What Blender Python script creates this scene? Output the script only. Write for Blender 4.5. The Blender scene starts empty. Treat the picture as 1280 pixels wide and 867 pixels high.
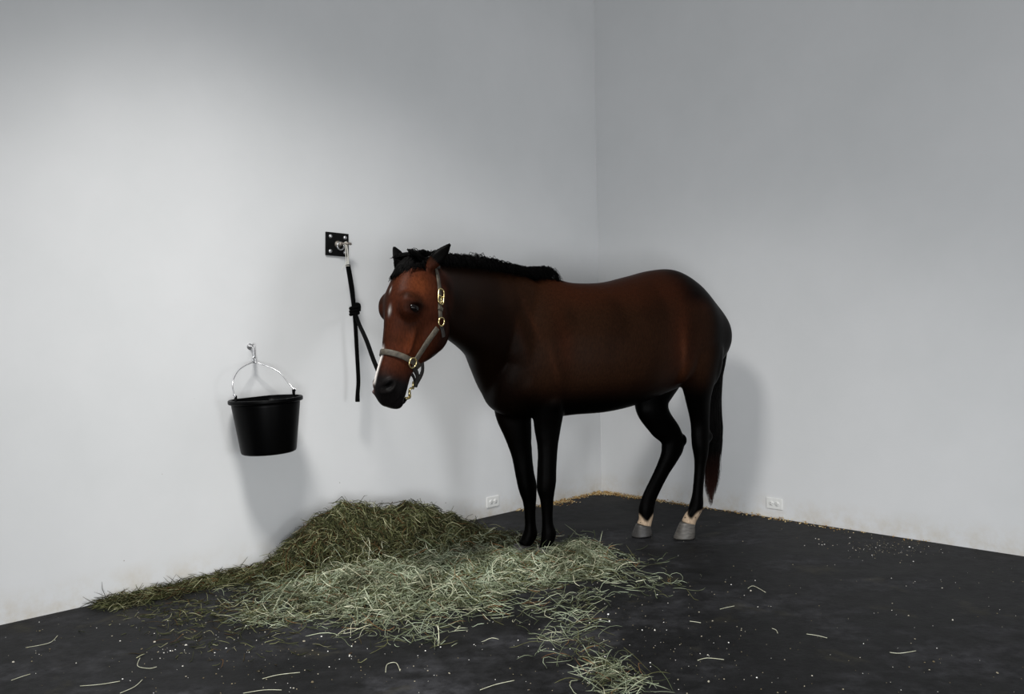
import bpy, bmesh, math, random
import numpy as np
from mathutils import Vector
from mathutils.bvhtree import BVHTree

sc = bpy.context.scene
# ------------------------------------------------------------------ camera
FPX = 1143.0; ROLL = .019; PITCH = math.radians(1.53); CH = 1.316
_X = np.array([1., 0, 0]); _U = np.array([0, math.sin(PITCH), math.cos(PITCH)]); _F = np.array([0, math.cos(PITCH), -math.sin(PITCH)])
_R = _X*math.cos(ROLL) - _U*math.sin(ROLL); _UP = _X*math.sin(ROLL) + _U*math.cos(ROLL); CAM = np.array([0, 0, CH])
from mathutils import Matrix
cd = bpy.data.cameras.new('camera'); cam = bpy.data.objects.new('camera', cd); sc.collection.objects.link(cam)
cd.sensor_width = 36; cd.sensor_fit = 'HORIZONTAL'; cd.lens = FPX/1280*36; cd.clip_end = 100
M = Matrix(((_R[0], _UP[0], -_F[0], 0), (_R[1], _UP[1], -_F[1], 0), (_R[2], _UP[2], -_F[2], CH), (0, 0, 0, 1)))
cam.matrix_world = M
sc.camera = cam
# ------------------------------------------------------------------ world and lights
sc.view_settings.view_transform = 'Standard'; sc.view_settings.look = 'None'
sc.view_settings.gamma = 1; sc.view_settings.exposure = 0.0
w = bpy.data.worlds.new('world'); sc.world = w; w.use_nodes = True
w.node_tree.nodes['Background'].inputs[0].default_value = (.93, .97, 1, 1)
w.node_tree.nodes['Background'].inputs[1].default_value = .27

def area(name, loc, target, size, power, color=(1, 1, 1), size_y=None, spread=None):
    l = bpy.data.lights.new(name, 'AREA'); l.energy = power; l.size = size; l.color = color
    if size_y: l.shape = 'RECTANGLE'; l.size_y = size_y
    if spread: l.spread = spread
    o = bpy.data.objects.new(name, l); sc.collection.objects.link(o); o.location = loc
    o.rotation_euler = (Vector(target) - Vector(loc)).to_track_quat('-Z', 'Y').to_euler()
    return o
area('ceiling_lamp', (-.9, 2.5, 4.1), (-.3, 4.2, -.5), .75, 58, (1, .985, .955), spread=math.radians(92))
area('fill_light', (0, -1.5, .8), (-.2, 5.6, .4), 1.2, 64, (.96, .98, 1), spread=math.radians(120))  # added fill behind the camera, lifts the walls and under the belly
area('fill_light', (3.0, 0, .9), (1.6, 5.8, .3), 1.2, 30, (.96, .98, 1), spread=math.radians(100))  # second added fill, low at the right, evens out wall brightness

# ------------------------------------------------------------------ unprojection helpers (survey of where things stand)
def ray(u, v): return _F + _R*(u-640)/FPX - _UP*(v-433.5)/FPX
def fl(u, v, z=0.): d = ray(u, v); return CAM + d*(z-CH)/d[2]
def at(u, v, y): d = ray(u, v); return CAM + d*y/d[1]
def onplane(u, v, p0, n, t=0.):
    d = ray(u, v); return CAM + d*(((p0-CAM)@n + t)/(d@n))
CORNER = fl(752, 614); CORNER[2] = 0
WL = fl(0, 781) - CORNER; WL /= np.linalg.norm(WL)            # along the left wall, away from the corner
WR = fl(1280, 695) - CORNER; WR /= np.linalg.norm(WR)
NL = WR.copy(); NR = WL.copy()                                # walls are square: each normal is the other wall's run
def wallL(u, v, off=0.): return onplane(u, v, CORNER, NL, off)
def wallR(u, v, off=0.): return onplane(u, v, CORNER, NR, off)
def unit(a): a = np.asarray(a, float); return a/np.linalg.norm(a)

# ------------------------------------------------------------------ materials
def mat(name, col=(.5, .5, .5), rough=.6, metal=0., spec=.5):
    m = bpy.data.materials.new(name); m.use_nodes = True
    b = m.node_tree.nodes['Principled BSDF']
    b.inputs['Base Color'].default_value = (*col, 1); b.inputs['Roughness'].default_value = rough
    b.inputs['Metallic'].default_value = metal; b.inputs['Specular IOR Level'].default_value = spec
    return m
def nn(m, t, **kw):
    n = m.node_tree.nodes.new(t)
    for k, v in kw.items(): setattr(n, k, v)
    return n
def lk(m, a, b): m.node_tree.links.new(a, b)
def bsdf(m): return m.node_tree.nodes['Principled BSDF']
def noise(m, scale, detail=4, rough=.55, coord='Object', vec_scale=None, dist=0.):
    tc = nn(m, 'ShaderNodeTexCoord'); n = nn(m, 'ShaderNodeTexNoise')
    n.inputs['Scale'].default_value = scale; n.inputs['Detail'].default_value = detail
    n.inputs['Roughness'].default_value = rough; n.inputs['Distortion'].default_value = dist
    if vec_scale:
        mp = nn(m, 'ShaderNodeMapping'); mp.inputs['Scale'].default_value = vec_scale
        lk(m, tc.outputs[coord], mp.inputs[0]); lk(m, mp.outputs[0], n.inputs['Vector'])
    else: lk(m, tc.outputs[coord], n.inputs['Vector'])
    return n
def ramp(m, src, stops):
    r = nn(m, 'ShaderNodeValToRGB'); e = r.color_ramp.elements
    while len(e) < len(stops): e.new(.5)
    for i, (p, c) in enumerate(stops):
        e[i].position = p; e[i].color = (*c, 1) if len(c) == 3 else c
    lk(m, src, r.inputs[0]); return r
def bump(m, src, strength=.3, dist=.01):
    b = nn(m, 'ShaderNodeBump'); b.inputs['Strength'].default_value = strength; b.inputs['Distance'].default_value = dist
    lk(m, src, b.inputs['Height']); lk(m, b.outputs[0], bsdf(m).inputs['Normal']); return b
def mixc(m, fac, a, b, mode='MIX'):
    x = nn(m, 'ShaderNodeMix'); x.data_type = 'RGBA'; x.blend_type = mode
    for s, i in ((fac, 0), (a, 6), (b, 7)):
        if isinstance(s, (int, float)): x.inputs[i].default_value = s
        elif isinstance(s, tuple): x.inputs[i].default_value = (*s, 1)
        else: lk(m, s, x.inputs[i])
    return x.outputs[2]
def simple_rough(m, scale, amp, base_stops, bstr=.2, bdist=.003, vs=None):
    n = noise(m, scale, vec_scale=vs)
    r = ramp(m, n.outputs[0], base_stops); lk(m, r.outputs[0], bsdf(m).inputs['Base Color'])
    bump(m, n.outputs[0], bstr, bdist)
    return m

# ------------------------------------------------------------------ mesh helpers
class MB:
    def __init__(s): s.v = []; s.f = []
    def add(s, v, f):
        o = len(s.v); s.v.extend([tuple(map(float, p)) for p in v]); s.f.extend([tuple(i+o for i in q) for q in f])
    def mesh(s, name, smooth=True):
        me = bpy.data.meshes.new(name); me.from_pydata(s.v, [], s.f); me.update()
        if smooth: me.polygons.foreach_set('use_smooth', [True]*len(me.polygons))
        return me
    def build(s, name, m=None, parent=None, smooth=True, bevel=0, origin=None):
        if origin is not None:
            o = np.asarray(origin); s.v = [tuple(np.asarray(p)-o) for p in s.v]
        me = s.mesh(name, smooth)
        ob = bpy.data.objects.new(name, me); sc.collection.objects.link(ob)
        if origin is not None: ob.location = origin
        if m: me.materials.append(m)
        if parent is not None:
            ob.parent = parent
            w_ = np.zeros(3); q_ = parent
            while q_ is not None: w_ = w_+np.asarray(q_.location); q_ = q_.parent
            ob.location = (np.asarray(origin) if origin is not None else 0) - w_
        if bevel:
            b = ob.modifiers.new('bevel', 'BEVEL'); b.width = bevel; b.segments = 2; b.limit_method = 'ANGLE'
        return ob
def frame_box(mb, c, ax, ay, az, hx, hy, hz, z0=None):
    c = np.asarray(c, float); vs = []
    for k in (-1, 1):
        for j in (-1, 1):
            for i in (-1, 1): vs.append(c + ax*hx*i + ay*hy*j + az*hz*k)
    mb.add(vs, [(0, 2, 3, 1), (4, 5, 7, 6), (0, 1, 5, 4), (2, 6, 7, 3), (0, 4, 6, 2), (1, 3, 7, 5)])
def catmull(P, n):
    P = np.asarray(P, float); out = []
    for i in range(len(P)-1):
        p0 = P[max(i-1, 0)]; p1 = P[i]; p2 = P[i+1]; p3 = P[min(i+2, len(P)-1)]
        for k in range(n):
            t = k/n
            out.append(.5*((2*p1)+(-p0+p2)*t+(2*p0-5*p1+4*p2-p3)*t*t+(-p0+3*p1-3*p2+p3)*t**3))
    out.append(P[-1]); return np.array(out)
def tube(mb, pts, r, n=8, closed=False, up=None):
    pts = np.asarray(pts, float); N = len(pts); r = np.broadcast_to(np.asarray(r, float), (N,))
    T = np.roll(pts, -1, 0)-np.roll(pts, 1, 0) if closed else np.gradient(pts, axis=0)
    T /= np.linalg.norm(T, axis=1)[:, None]+1e-12
    a = unit(np.cross(T[0], (0.13, .2, 1) if abs(T[0][2]) < .9 else (1, .1, 0)))
    vs = []
    for i in range(N):
        a = a-T[i]*(a@T[i]); a = unit(a); b = np.cross(T[i], a)
        for k in range(n):
            t = 2*math.pi*k/n; vs.append(pts[i]+(a*math.cos(t)+b*math.sin(t))*r[i])
    fs = []
    for i in range(N if closed else N-1):
        j = (i+1) % N
        for k in range(n):
            fs.append((i*n+k, i*n+(k+1) % n, j*n+(k+1) % n, j*n+k))
    if not closed: fs.append(tuple(range(n-1, -1, -1))); fs.append(tuple((N-1)*n+k for k in range(n)))
    mb.add(vs, fs)
def ringloop(mb, c, a, b, ra, rb, r, n=24, m=8):
    t = np.linspace(0, 2*math.pi, n, endpoint=False)
    tube(mb, [np.asarray(c)+a*ra*math.cos(x)+b*rb*math.sin(x) for x in t], r, m, closed=True)
def lathe(mb, c, ax, prof, n=40, sx=None, squash=None):
    """prof: (radius, height) along ax"""
    ax = unit(ax); a = unit(np.cross(ax, (0, 1, .01))) if sx is None else unit(sx - ax*(np.asarray(sx)@ax)); b = np.cross(ax, a)
    vs = []; fs = []
    for r, h in prof:
        for k in range(n):
            t = 2*math.pi*k/n; vs.append(np.asarray(c)+ax*h+(a*math.cos(t)+b*math.sin(t))*r)
    for i in range(len(prof)-1):
        for k in range(n): fs.append((i*n+k, i*n+(k+1) % n, (i+1)*n+(k+1) % n, (i+1)*n+k))
    fs.append(tuple(range(n-1, -1, -1))); fs.append(tuple((len(prof)-1)*n+k for k in range(n)))
    mb.add(vs, fs)
def loft(mb, st, n=28, sub=5):
    """st rows: centre(3), half axis A(3), half axis B(3), exponent, top pinch. closed at both ends"""
    S = np.array([np.concatenate([c, a, b, [e, k]]) for c, a, b, e, k in st])
    S = catmull(S, sub); vs = []
    for s in S:
        c, A, B, e, pk = s[:3], s[3:6], s[6:9], s[9], s[10]
        for k in range(n):
            t = 2*math.pi*k/n; ct, stt = math.cos(t), math.sin(t)
            x = math.copysign(abs(ct)**(2/e), ct); y = math.copysign(abs(stt)**(2/e), stt)
            if y > 0: x *= 1-pk*y*y
            vs.append(c+A*x+B*y)
    N = len(S); fs = []
    for i in range(N-1):
        for k in range(n): fs.append((i*n+k, i*n+(k+1) % n, (i+1)*n+(k+1) % n, (i+1)*n+k))
    fs.append(tuple(range(n-1, -1, -1))); fs.append(tuple((N-1)*n+k for k in range(n)))
    mb.add(vs, fs)
def ellipsoid(mb, c, A, B, Cc, n=20):
    vs = []; fs = []; m = n//2
    for i in range(1, m):
        p = math.pi*i/m
        for k in range(n):
            t = 2*math.pi*k/n; vs.append(c+A*math.sin(p)*math.cos(t)+B*math.sin(p)*math.sin(t)+Cc*math.cos(p))
    for i in range(m-2):
        for k in range(n): fs.append((i*n+k, (i+1)*n+k, (i+1)*n+(k+1) % n, i*n+(k+1) % n))
    t0 = len(vs); vs.append(c+Cc); vs.append(c-Cc)
    for k in range(n):
        fs.append((t0, k, (k+1) % n)); fs.append((t0+1, (m-2)*n+(k+1) % n, (m-2)*n+k))
    mb.add(vs, fs)
def tag(o, label=None, cat=None, group=None, kind=None):
    if label: o['label'] = label
    if cat: o['category'] = cat
    if group: o['group'] = group
    if kind: o['kind'] = kind
    return o
def empty(name, loc, label, cat, group=None):
    o = bpy.data.objects.new(name, None); sc.collection.objects.link(o); o.location = loc; o.empty_display_size = .1
    return tag(o, label, cat, group)

# ------------------------------------------------------------------ room
Zv = np.array([0, 0, 1.])
def wall_mat(name):
    m = mat(name, (.66, .67, .675), .75, spec=.25)
    n = noise(m, 1.3, 5, .6); r = ramp(m, n.outputs[0], [(.3, (.64, .648, .652)), (.7, (.69, .694, .70))])
    # splash specks
    tc = nn(m, 'ShaderNodeTexCoord'); vo = nn(m, 'ShaderNodeTexVoronoi'); vo.inputs['Scale'].default_value = 9
    lk(m, tc.outputs['Object'], vo.inputs['Vector'])
    sp = nn(m, 'ShaderNodeMath', operation='LESS_THAN'); lk(m, vo.outputs['Distance'], sp.inputs[0]); sp.inputs[1].default_value = .035
    n2 = noise(m, 1.6, 2); g = nn(m, 'ShaderNodeMath', operation='GREATER_THAN'); lk(m, n2.outputs[0], g.inputs[0]); g.inputs[1].default_value = .56
    mu = nn(m, 'ShaderNodeMath', operation='MULTIPLY'); lk(m, sp.outputs[0], mu.inputs[0]); lk(m, g.outputs[0], mu.inputs[1])
    geo = nn(m, 'ShaderNodeNewGeometry'); sx = nn(m, 'ShaderNodeSeparateXYZ'); lk(m, geo.outputs['Position'], sx.inputs[0])
    lo = nn(m, 'ShaderNodeMapRange'); lk(m, sx.outputs[2], lo.inputs[0]); lo.inputs[1].default_value = 1.1; lo.inputs[2].default_value = .2
    mu2 = nn(m, 'ShaderNodeMath', operation='MULTIPLY'); lk(m, mu.outputs[0], mu2.inputs[0]); lk(m, lo.outputs[0], mu2.inputs[1])
    c1 = mixc(m, mu2.outputs[0], r.outputs[0], (.33, .31, .28))
    # grime by the floor
    gr = nn(m, 'ShaderNodeMapRange'); lk(m, sx.outputs[2], gr.inputs[0]); gr.inputs[1].default_value = .17; gr.inputs[2].default_value = 0.0
    n3 = noise(m, 7, 6, .7); r3 = ramp(m, n3.outputs[0], [(.42, (0, 0, 0)), (.75, (.8, .8, .8))])
    mu3 = nn(m, 'ShaderNodeMath', operation='MULTIPLY'); lk(m, gr.outputs[0], mu3.inputs[0]); lk(m, r3.outputs[0], mu3.inputs[1])
    c2 = mixc(m, mu3.outputs[0], c1, (.50, .43, .32))
    lk(m, c2, bsdf(m).inputs['Base Color'])
    nb = noise(m, 60, 3); bump(m, nb.outputs[0], .08, .004)
    return m
WM = wall_mat('painted_wall')
TH = .12
def wall(name, run, nrm, length):
    mb = MB(); c = CORNER + run*(length/2 - TH/2) - nrm*TH/2 + Zv*2.75
    frame_box(mb, c, run, nrm, Zv, length/2 + TH/2, TH/2, 2.75)
    o = mb.build(name, WM, smooth=False); tag(o, kind='structure'); return o
wall('wall_left', WL, NL, 8.0)
wall('wall_right', WR, NR, 8.0)

fm = mat('black_rubber_floor', (.02, .02, .021), .62, spec=.14)
n1 = noise(fm, 1.6, 8, .65, vec_scale=(1, 1.3, 1)); n2 = noise(fm, 14, 5, .7)
r1 = ramp(fm, n1.outputs[0], [(.38, (.0024, .0024, .0026)), (.50, (.0068, .0068, .0074)), (.64, (.022, .022, .0245))])
r2 = ramp(fm, n2.outputs[0], [(.38, (.5, .5, .5)), (.64, (1.6, 1.6, 1.6))])
c = mixc(fm, 1.0, r1.outputs[0], r2.outputs[0], 'MULTIPLY')
n5 = noise(fm, 3.1, 6, .6, dist=.4); r5 = ramp(fm, n5.outputs[0], [(.60, (0, 0, 0)), (.78, (.55, .55, .55))])
c = mixc(fm, r5.outputs[0], c, (.045, .040, .022))
lk(fm, c, bsdf(fm).inputs['Base Color'])
r4 = ramp(fm, n1.outputs[0], [(.3, (.5, .5, .5)), (.7, (.72, .72, .72))]); lk(fm, r4.outputs[0], bsdf(fm).inputs['Roughness'])
n6 = noise(fm, 45, 4); bump(fm, n6.outputs[0], .25, .004)
mb = MB()
fc = CORNER + (WL+WR)*4
frame_box(mb, np.array([*fc[:2], -.06]), WL, WR, Zv, 4.05, 4.05, .06)
tag(mb.build('floor', fm, smooth=False), kind='structure')

# ------------------------------------------------------------------ the horse
HANG = math.radians(27)
AX = np.array([math.cos(HANG), math.sin(HANG), 0])      # towards the tail
NC = np.array([math.sin(HANG), -math.cos(HANG), 0])     # towards the horse's left side
HO = np.array([.121, 5.11, 0])
def P(u, v, t=0.): return onplane(u, v, HO, NC, t)
def mirror(p): return p - NC*2*((p-HO)@NC)

parts = []
tr = MB(); st = []
for (ut, vt, ub, vb, wd, e, pk) in [
    (606, 462, 609, 490, .07, 2.0, 0), (611, 434, 613, 507, .13, 2.1, 0), (628, 394, 628, 518, .185, 2.2, .15),
    (655, 358, 652, 522, .215, 2.2, .45), (684, 346, 690, 521, .235, 2.2, .5), (712, 353, 715, 518, .265, 2.25, .25),
    (750, 353, 750, 515, .295, 2.25, .12), (785, 345, 782, 508, .30, 2.2, .1), (812, 338, 812, 497, .28, 2.2, .1),
    (838, 337, 838, 486, .265, 2.2, .1), (862, 350.5, 861, 476, .245, 2.2, .15), (883, 372, 879, 466, .19, 2.1, .15),
    (898, 392, 894, 452, .14, 2, 0), (905, 409, 902, 438, .08, 2, 0)]:
    a = P(ut, vt); b = P(ub, vb); st.append(((a+b)/2, NC*wd, (a-b)/2, e, pk))
loft(tr, st, 40, 5)
# neck
POLL = at(517.5, 323, 4.24); CHIN = at(475, 505, 4.05)
nk = []
for (ut, vt, yt, ub, vb, yb, wd, pk) in [
    (672, 353, 5.10, 616, 511, 5.05, .17, .45), (655, 344, 5.06, 606, 491, 4.99, .165, .45), (632, 340, 4.97, 601, 472.5, 4.88, .145, .5), (606, 335, 4.84, 594, 452, 4.75, .125, .5),
    (580, 332, 4.66, 580, 437, 4.60, .105, .5), (556, 330, 4.47, 563, 424, 4.44, .09, .4), (540, 327, 4.33, 551, 412, 4.33, .08, .3), (528, 329, 4.25, 538, 395, 4.25, .06, .2)]:
    nk.append([at(ut, vt, yt), at(ub, vb, yb), wd, pk])
st = []
for i, (a, b, wd, pk) in enumerate(nk):
    m0 = nk[max(i-1, 0)]; m1 = nk[min(i+1, len(nk)-1)]
    d = (m1[0]+m1[1])/2-(m0[0]+m0[1])/2; lat = unit(np.cross((a-b), d)); lat[2] *= .3; lat = unit(lat)
    if lat@NC < 0: lat = -lat
    st.append(((a+b)/2, lat*wd, (a-b)/2, 2.1, pk))
loft(tr, st, 32, 5)
# head frame
YAW = math.radians(46)
HA = unit(CHIN-POLL); HL0 = np.linalg.norm(CHIN-POLL)
Fh = np.array([-math.cos(YAW), -math.sin(YAW), 0]); HN = unit(Fh-HA*(Fh@HA)); HLt = np.cross(HA, HN)
if HLt@NC < 0: HLt = -HLt
K = HL0/.70
def HF(a, n, l=0.): return POLL+(HA*a+HN*n+HLt*l)*K
st = []
for (a, f, b, wd, e, pk) in [
    (-.015, .005, -.09, .045, 2, 0), (.04, .04, -.15, .078, 2.1, .1), (.10, .072, -.20, .092, 2.2, .1), (.17, .088, -.235, .104, 2.4, .10), (.235, .090, -.255, .112, 2.5, .08),
    (.30, .082, -.265, .098, 2.3, .28), (.36, .070, -.262, .086, 2.3, .33), (.42, .060, -.215, .075, 2.3, .33), (.47, .050, -.160, .066, 2.3, .3),
    (.53, .051, -.122, .060, 2.3, .25), (.59, .052, -.116, .061, 2.3, .15), (.64, .042, -.112, .060, 2.3, .1), (.675, .016, -.10, .048, 2.2, 0), (.70, -.012, -.09, .028, 2, 0)]:
    st.append((HF(a, (f+b)/2), HLt*wd*K, HN*(f-b)/2*K, e, pk))
loft(tr, st, 32, 5)
for s in (1, -1):
    # cheek, brow, nostril swell, facial crest
    ellipsoid(tr, HF(.30, -.15, s*.056), HLt*.050*K, HN*.105*K, HA*.12*K)
    ellipsoid(tr, HF(.238, .012, s*.070), HLt*.046*K, HN*.068*K, HA*.075*K)
    ellipsoid(tr, HF(.615, -.005, s*.045), HLt*.025*K, HN*.036*K, HA*.05*K)
    ellipsoid(tr, HF(.37, -.035, s*.078), HLt*.014*K, HN*.014*K, HA*.10*K)
ellipsoid(tr, HF(.668, -.085, 0), HLt*.036*K, HN*.036*K, HA*.032*K)   # lower lip
# legs
def leg(rows, t, mb=tr, n=20, sub=4):
    pts = [P(u, v, tt if tt is not None else t) for u, v, ra, rl, tt in rows]
    st = []
    for i, (u, v, ra, rl, tt) in enumerate(rows):
        d = unit(pts[min(i+1, len(pts)-1)]-pts[max(i-1, 0)]); fa = unit(np.cross(d, NC))
        st.append((pts[i], NC*rl, fa*ra, 2.1, 0))
    loft(mb, st, n, sub)
TF = .085
NF = [(676, 455, .12, .07, .12), (684, 490, .105, .068, .11), (685.5, 515, .094, .06, .095), (684.5, 535, .082, .05, None), (684.5, 562, .060, .042, None), (683.5, 588, .057, .043, None), (683, 602, .057, .045, None), (682.5, 612, .053, .042, None), (683.5, 623, .041, .034, None),
      (684, 640, .034, .027, None), (684.5, 655, .034, .027, None), (686, 665, .044, .034, None), (685, 673, .042, .034, None), (683, 681, .036, .033, None), (682, 686, .040, .038, None)]
leg(NF, TF)
FFr = [(632, 455, .12, .07, -.11), (638, 490, .115, .068, -.10), (642, 518, .11, .06, -.09), (647, 540, .088, .052, None), (652, 566, .064, .043, None), (656, 592, .057, .043, None), (659, 606, .057, .045, None), (660.5, 616, .050, .042, None), (662, 627, .040, .034, None),
      (662.5, 643, .034, .027, None), (663, 656, .034, .027, None), (663, 666, .044, .034, None), (660, 673, .042, .034, None), (656, 679, .036, .033, None), (654, 682, .040, .038, None)]
leg(FFr, -TF)
TH2 = .085
NH = [(872, 415, .17, .10, .13), (872, 445, .155, .105, .14), (873, 475, .115, .085, .13), (873, 500, .083, .062, .11), (875, 525, .066, .048, None), (875.5, 543, .063, .042, None), (875.5, 556, .057, .043, None), (876, 569, .046, .038, None), (875, 582, .037, .030, None),
      (873.5, 600, .035, .027, None), (872, 618, .037, .028, None), (870.5, 631, .046, .036, None), (867, 640, .044, .035, None), (862.5, 648, .043, .035, None), (860, 655, .047, .040, None)]
leg(NH, TH2)
FH = [(840, 430, .17, .10, -.12), (828, 460, .17, .10, -.13), (817, 488, .135, .085, -.12), (815, 510, .114, .065, None), (826, 529, .094, .050, None), (838.5, 544, .082, .044, None), (841, 558, .080, .044, None), (836.5, 571, .064, .038, None), (829, 586, .053, .031, None),
      (820.5, 603, .050, .028, None), (812, 621, .051, .029, None), (808, 635, .052, .036, None), (807.5, 644, .049, .035, None), (806.5, 651, .044, .035, None), (804.5, 657, .048, .040, None)]
leg(FH, -TH2)
def pt(mb, u, v, t, ra, rl, rz, tilt=0.):
    """ellipsoid muscle on the near side and its mirror"""
    c = P(u, v, t); a = AX*math.cos(tilt)+Zv*math.sin(tilt); z = -AX*math.sin(tilt)+Zv*math.cos(tilt)
    ellipsoid(mb, c, a*ra, NC*rl, z*rz)
    ellipsoid(mb, mirror(c), a*ra, NC*rl, z*rz)
pt(tr, 650, 435, .115, .13, .095, .27, .35)      # shoulder
pt(tr, 657, 474, .11, .11, .09, .14)             # upper arm
pt(tr, 636, 470, .05, .07, .06, .10)             # breast
pt(tr, 863, 410, .135, .18, .12, .20, -.2)       # haunch
pt(tr, 884, 440, .12, .095, .10, .22)            # buttock
pt(tr, 853, 447, .165, .10, .085, .16, -.3)      # stifle
pt(tr, 836, 375, .14, .09, .09, .08)             # hip
pt(tr, 690, 500, .12, .07, .06, .08)             # elbow
# hock points
for u, v, t in ((884, 545, TH2), (852, 550, -TH2)):
    c = P(u, v, t); ellipsoid(tr, c-AX*.012, AX*.050, NC*.032, Zv*.046)
# ears
def ear(base, tip, fr, wd, th):
    d = tip-base; L = unit(d); side = unit(np.cross(L, fr)); fr = unit(np.cross(side, L)); st = []
    for k, s, c in ((0, .62, 1.1), (.12, .8, 1.1), (.3, 1.0, .95), (.5, .98, .8), (.7, .72, .6), (.86, .42, .45), (.97, .14, .25)):
        st.append((base+d*k+fr*.006*math.sin(k*3), side*wd*s, fr*th*c, 2, 0))
    loft(tr, st, 16, 3)
EARS = [(HF(.045, -.035, .072), at(564.5, 303, 4.22), unit(HLt*.75+HN*.3)), (HF(.045, -.02, -.070), at(491.5, 307, 4.38), unit(HN*.9-HLt*.25))]
for (b, t, f), w_ in zip(EARS, (.034, .040)): ear(b, t, f, w_, .019)

pm = tr.mesh('horse_raw', False)
bm = bmesh.new(); bm.from_mesh(pm)
bmesh.ops.recalc_face_normals(bm, faces=bm.faces); bm.to_mesh(pm); bm.free()
tmp = bpy.data.objects.new('tmp', pm); sc.collection.objects.link(tmp)
rm = tmp.modifiers.new('r', 'REMESH'); rm.mode = 'VOXEL'; rm.voxel_size = .0068; rm.adaptivity = 0
bpy.context.view_layer.update()
dg = bpy.context.evaluated_depsgraph_get(); ev = tmp.evaluated_get(dg)
body = bpy.data.meshes.new_from_object(ev); bpy.data.objects.remove(tmp)
nv = len(body.vertices); co = np.empty(nv*3, np.float32); body.vertices.foreach_get('co', co); co = co.reshape(-1, 3).astype(np.float64)
ed = np.empty(len(body.edges)*2, np.int32); body.edges.foreach_get('vertices', ed); ed = ed.reshape(-1, 2)
deg = np.bincount(ed.ravel(), minlength=nv).astype(float)[:, None]
def lap(x):
    s = np.empty_like(x)
    for k in range(3):
        s[:, k] = np.bincount(ed[:, 0], x[ed[:, 1], k], nv)+np.bincount(ed[:, 1], x[ed[:, 0], k], nv)
    return s/deg-x
def headco(x):
    d = (x-POLL)/K; return d@HA, d@HN, d@HLt
def loc(x):
    d = x-HO; return d@AX, d@NC, x[:, 2]
ha, hn, hl = headco(co)
# smoothing: generous where muscles meet, gentle on head, ears and lower legs
isear = np.zeros(nv)
for b, t, f in EARS:
    d = t-b; q = np.clip(((co-b)@d)/(d@d), 0, 1); isear = np.maximum(isear, ((np.linalg.norm(co-b-q[:, None]*d, axis=1) < .045) & (q > .3)).astype(float))
wsm = np.ones(nv); hd = (ha > -.05) & (ha < .75) & (hn > -.28) & (hn < .12) & (np.abs(hl) < .16)
wsm[hd] = .45; wsm[co[:, 2] < .62] = .35; wsm[isear > 0] = .12
wsm = wsm[:, None]
for it in range(26):
    co = co+lap(co)*.55*wsm; 
    if it < 18: co = co-lap(co)*.50*wsm
for it in range(6): co = co+lap(co)*.5*wsm
def surf_tree():
    body.vertices.foreach_set('co', co.astype(np.float32).ravel()); body.update()
    ps = [tuple(p.vertices) for p in body.polygons]
    return BVHTree.FromPolygons([tuple(c) for c in co], ps)
BV = surf_tree()
def onhead(u, v, side=1, off=0., l=.08):
    """point on the flank of the head seen at (u, v)"""
    for _ in range(4):
        p = onplane(u, v, POLL, HLt, l*K); o = p+HLt*side*.35
        h = BV.ray_cast(Vector(o), Vector(-HLt*side), .6)
        if h[0] is None: return p, HLt.copy()
        l = (np.array(h[0])-POLL)@HLt/K
    return np.array(h[0])+np.array(h[1])*off, np.array(h[1])
def headray(a, phi, off=0., nc=-.04):
    """surface point around the head axis at distance a; phi 0 = front, 90 = horse's left"""
    d = HN*math.cos(phi)+HLt*math.sin(phi); o = HF(a, nc)
    h = BV.ray_cast(Vector(o+d*.4), Vector(-d), .6)
    if h[0] is None: return o+d*.05, d
    return np.array(h[0])+np.array(h[1])*off, np.array(h[1])
eyeN, eN = onhead(519.5, 384.5)
ea, en = (eyeN-POLL)@HA/K, (eyeN-POLL)@HN/K
def hit_lr(a, n, side):
    o = HF(a, n, side*.35/K); h = BV.ray_cast(Vector(o), Vector(-HLt*side), .6)
    return (np.array(h[0]), np.array(h[1])) if h[0] else (HF(a, n, side*.07), HLt*side)
eyes = [hit_lr(ea, en, 1), hit_lr(ea, en, -1)]
nosP, nosN = onhead(488, 482, l=.04)
na, nn_ = (nosP-POLL)@HA/K, (nosP-POLL)@HN/K
nostr = [hit_lr(na, nn_, 1), hit_lr(na, nn_, -1)]
print('eye', ea, en, 'nostril', na, nn_)
# sockets, nostrils, mouth line
for (p, n_) in eyes:
    d = co-p; da = d@HA; dn = d@HN; q = (da/.022)**2+(dn/.030)**2
    co = co-n_*(.006*np.exp(-q*1.1)*(np.linalg.norm(d, axis=1) < .07))[:, None]
    br = ((da+.026)/.012)**2+(dn/.035)**2; co = co+n_*(.009*np.exp(-br)*(np.linalg.norm(d, axis=1) < .08))[:, None]
    br = ((da-.026)/.010)**2+(dn/.03)**2; co = co+n_*(.003*np.exp(-br)*(np.linalg.norm(d, axis=1) < .08))[:, None]
for (p, n_) in nostr:
    d = co-p; da = d@HA; dn = d@HN; e1 = (da*.85+dn*.5); e2 = (-da*.5+dn*.85)
    q = (e1/.021)**2+(e2/.011)**2; near = (np.linalg.norm(d, axis=1) < .06)
    co = co-n_*(.014*np.exp(-q**1.5)*near)[:, None]
    rim = np.exp(-((np.sqrt(q)-1.9)/.45)**2)*near; co = co+n_*(.004*rim)[:, None]
ha, hn, hl = headco(co)
mline = (ha > .60) & (ha < .71)
co = co-HLt*(np.sign(hl)*.006*np.exp(-((hn+.062+(.66-ha)*.25)/.006)**2)*mline*np.clip((ha-.60)/.03, 0, 1))[:, None]
# cheek to neck groove, shoulder and flank relief are left to the lofts; fine vein-like ripples
BV = surf_tree()

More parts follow.
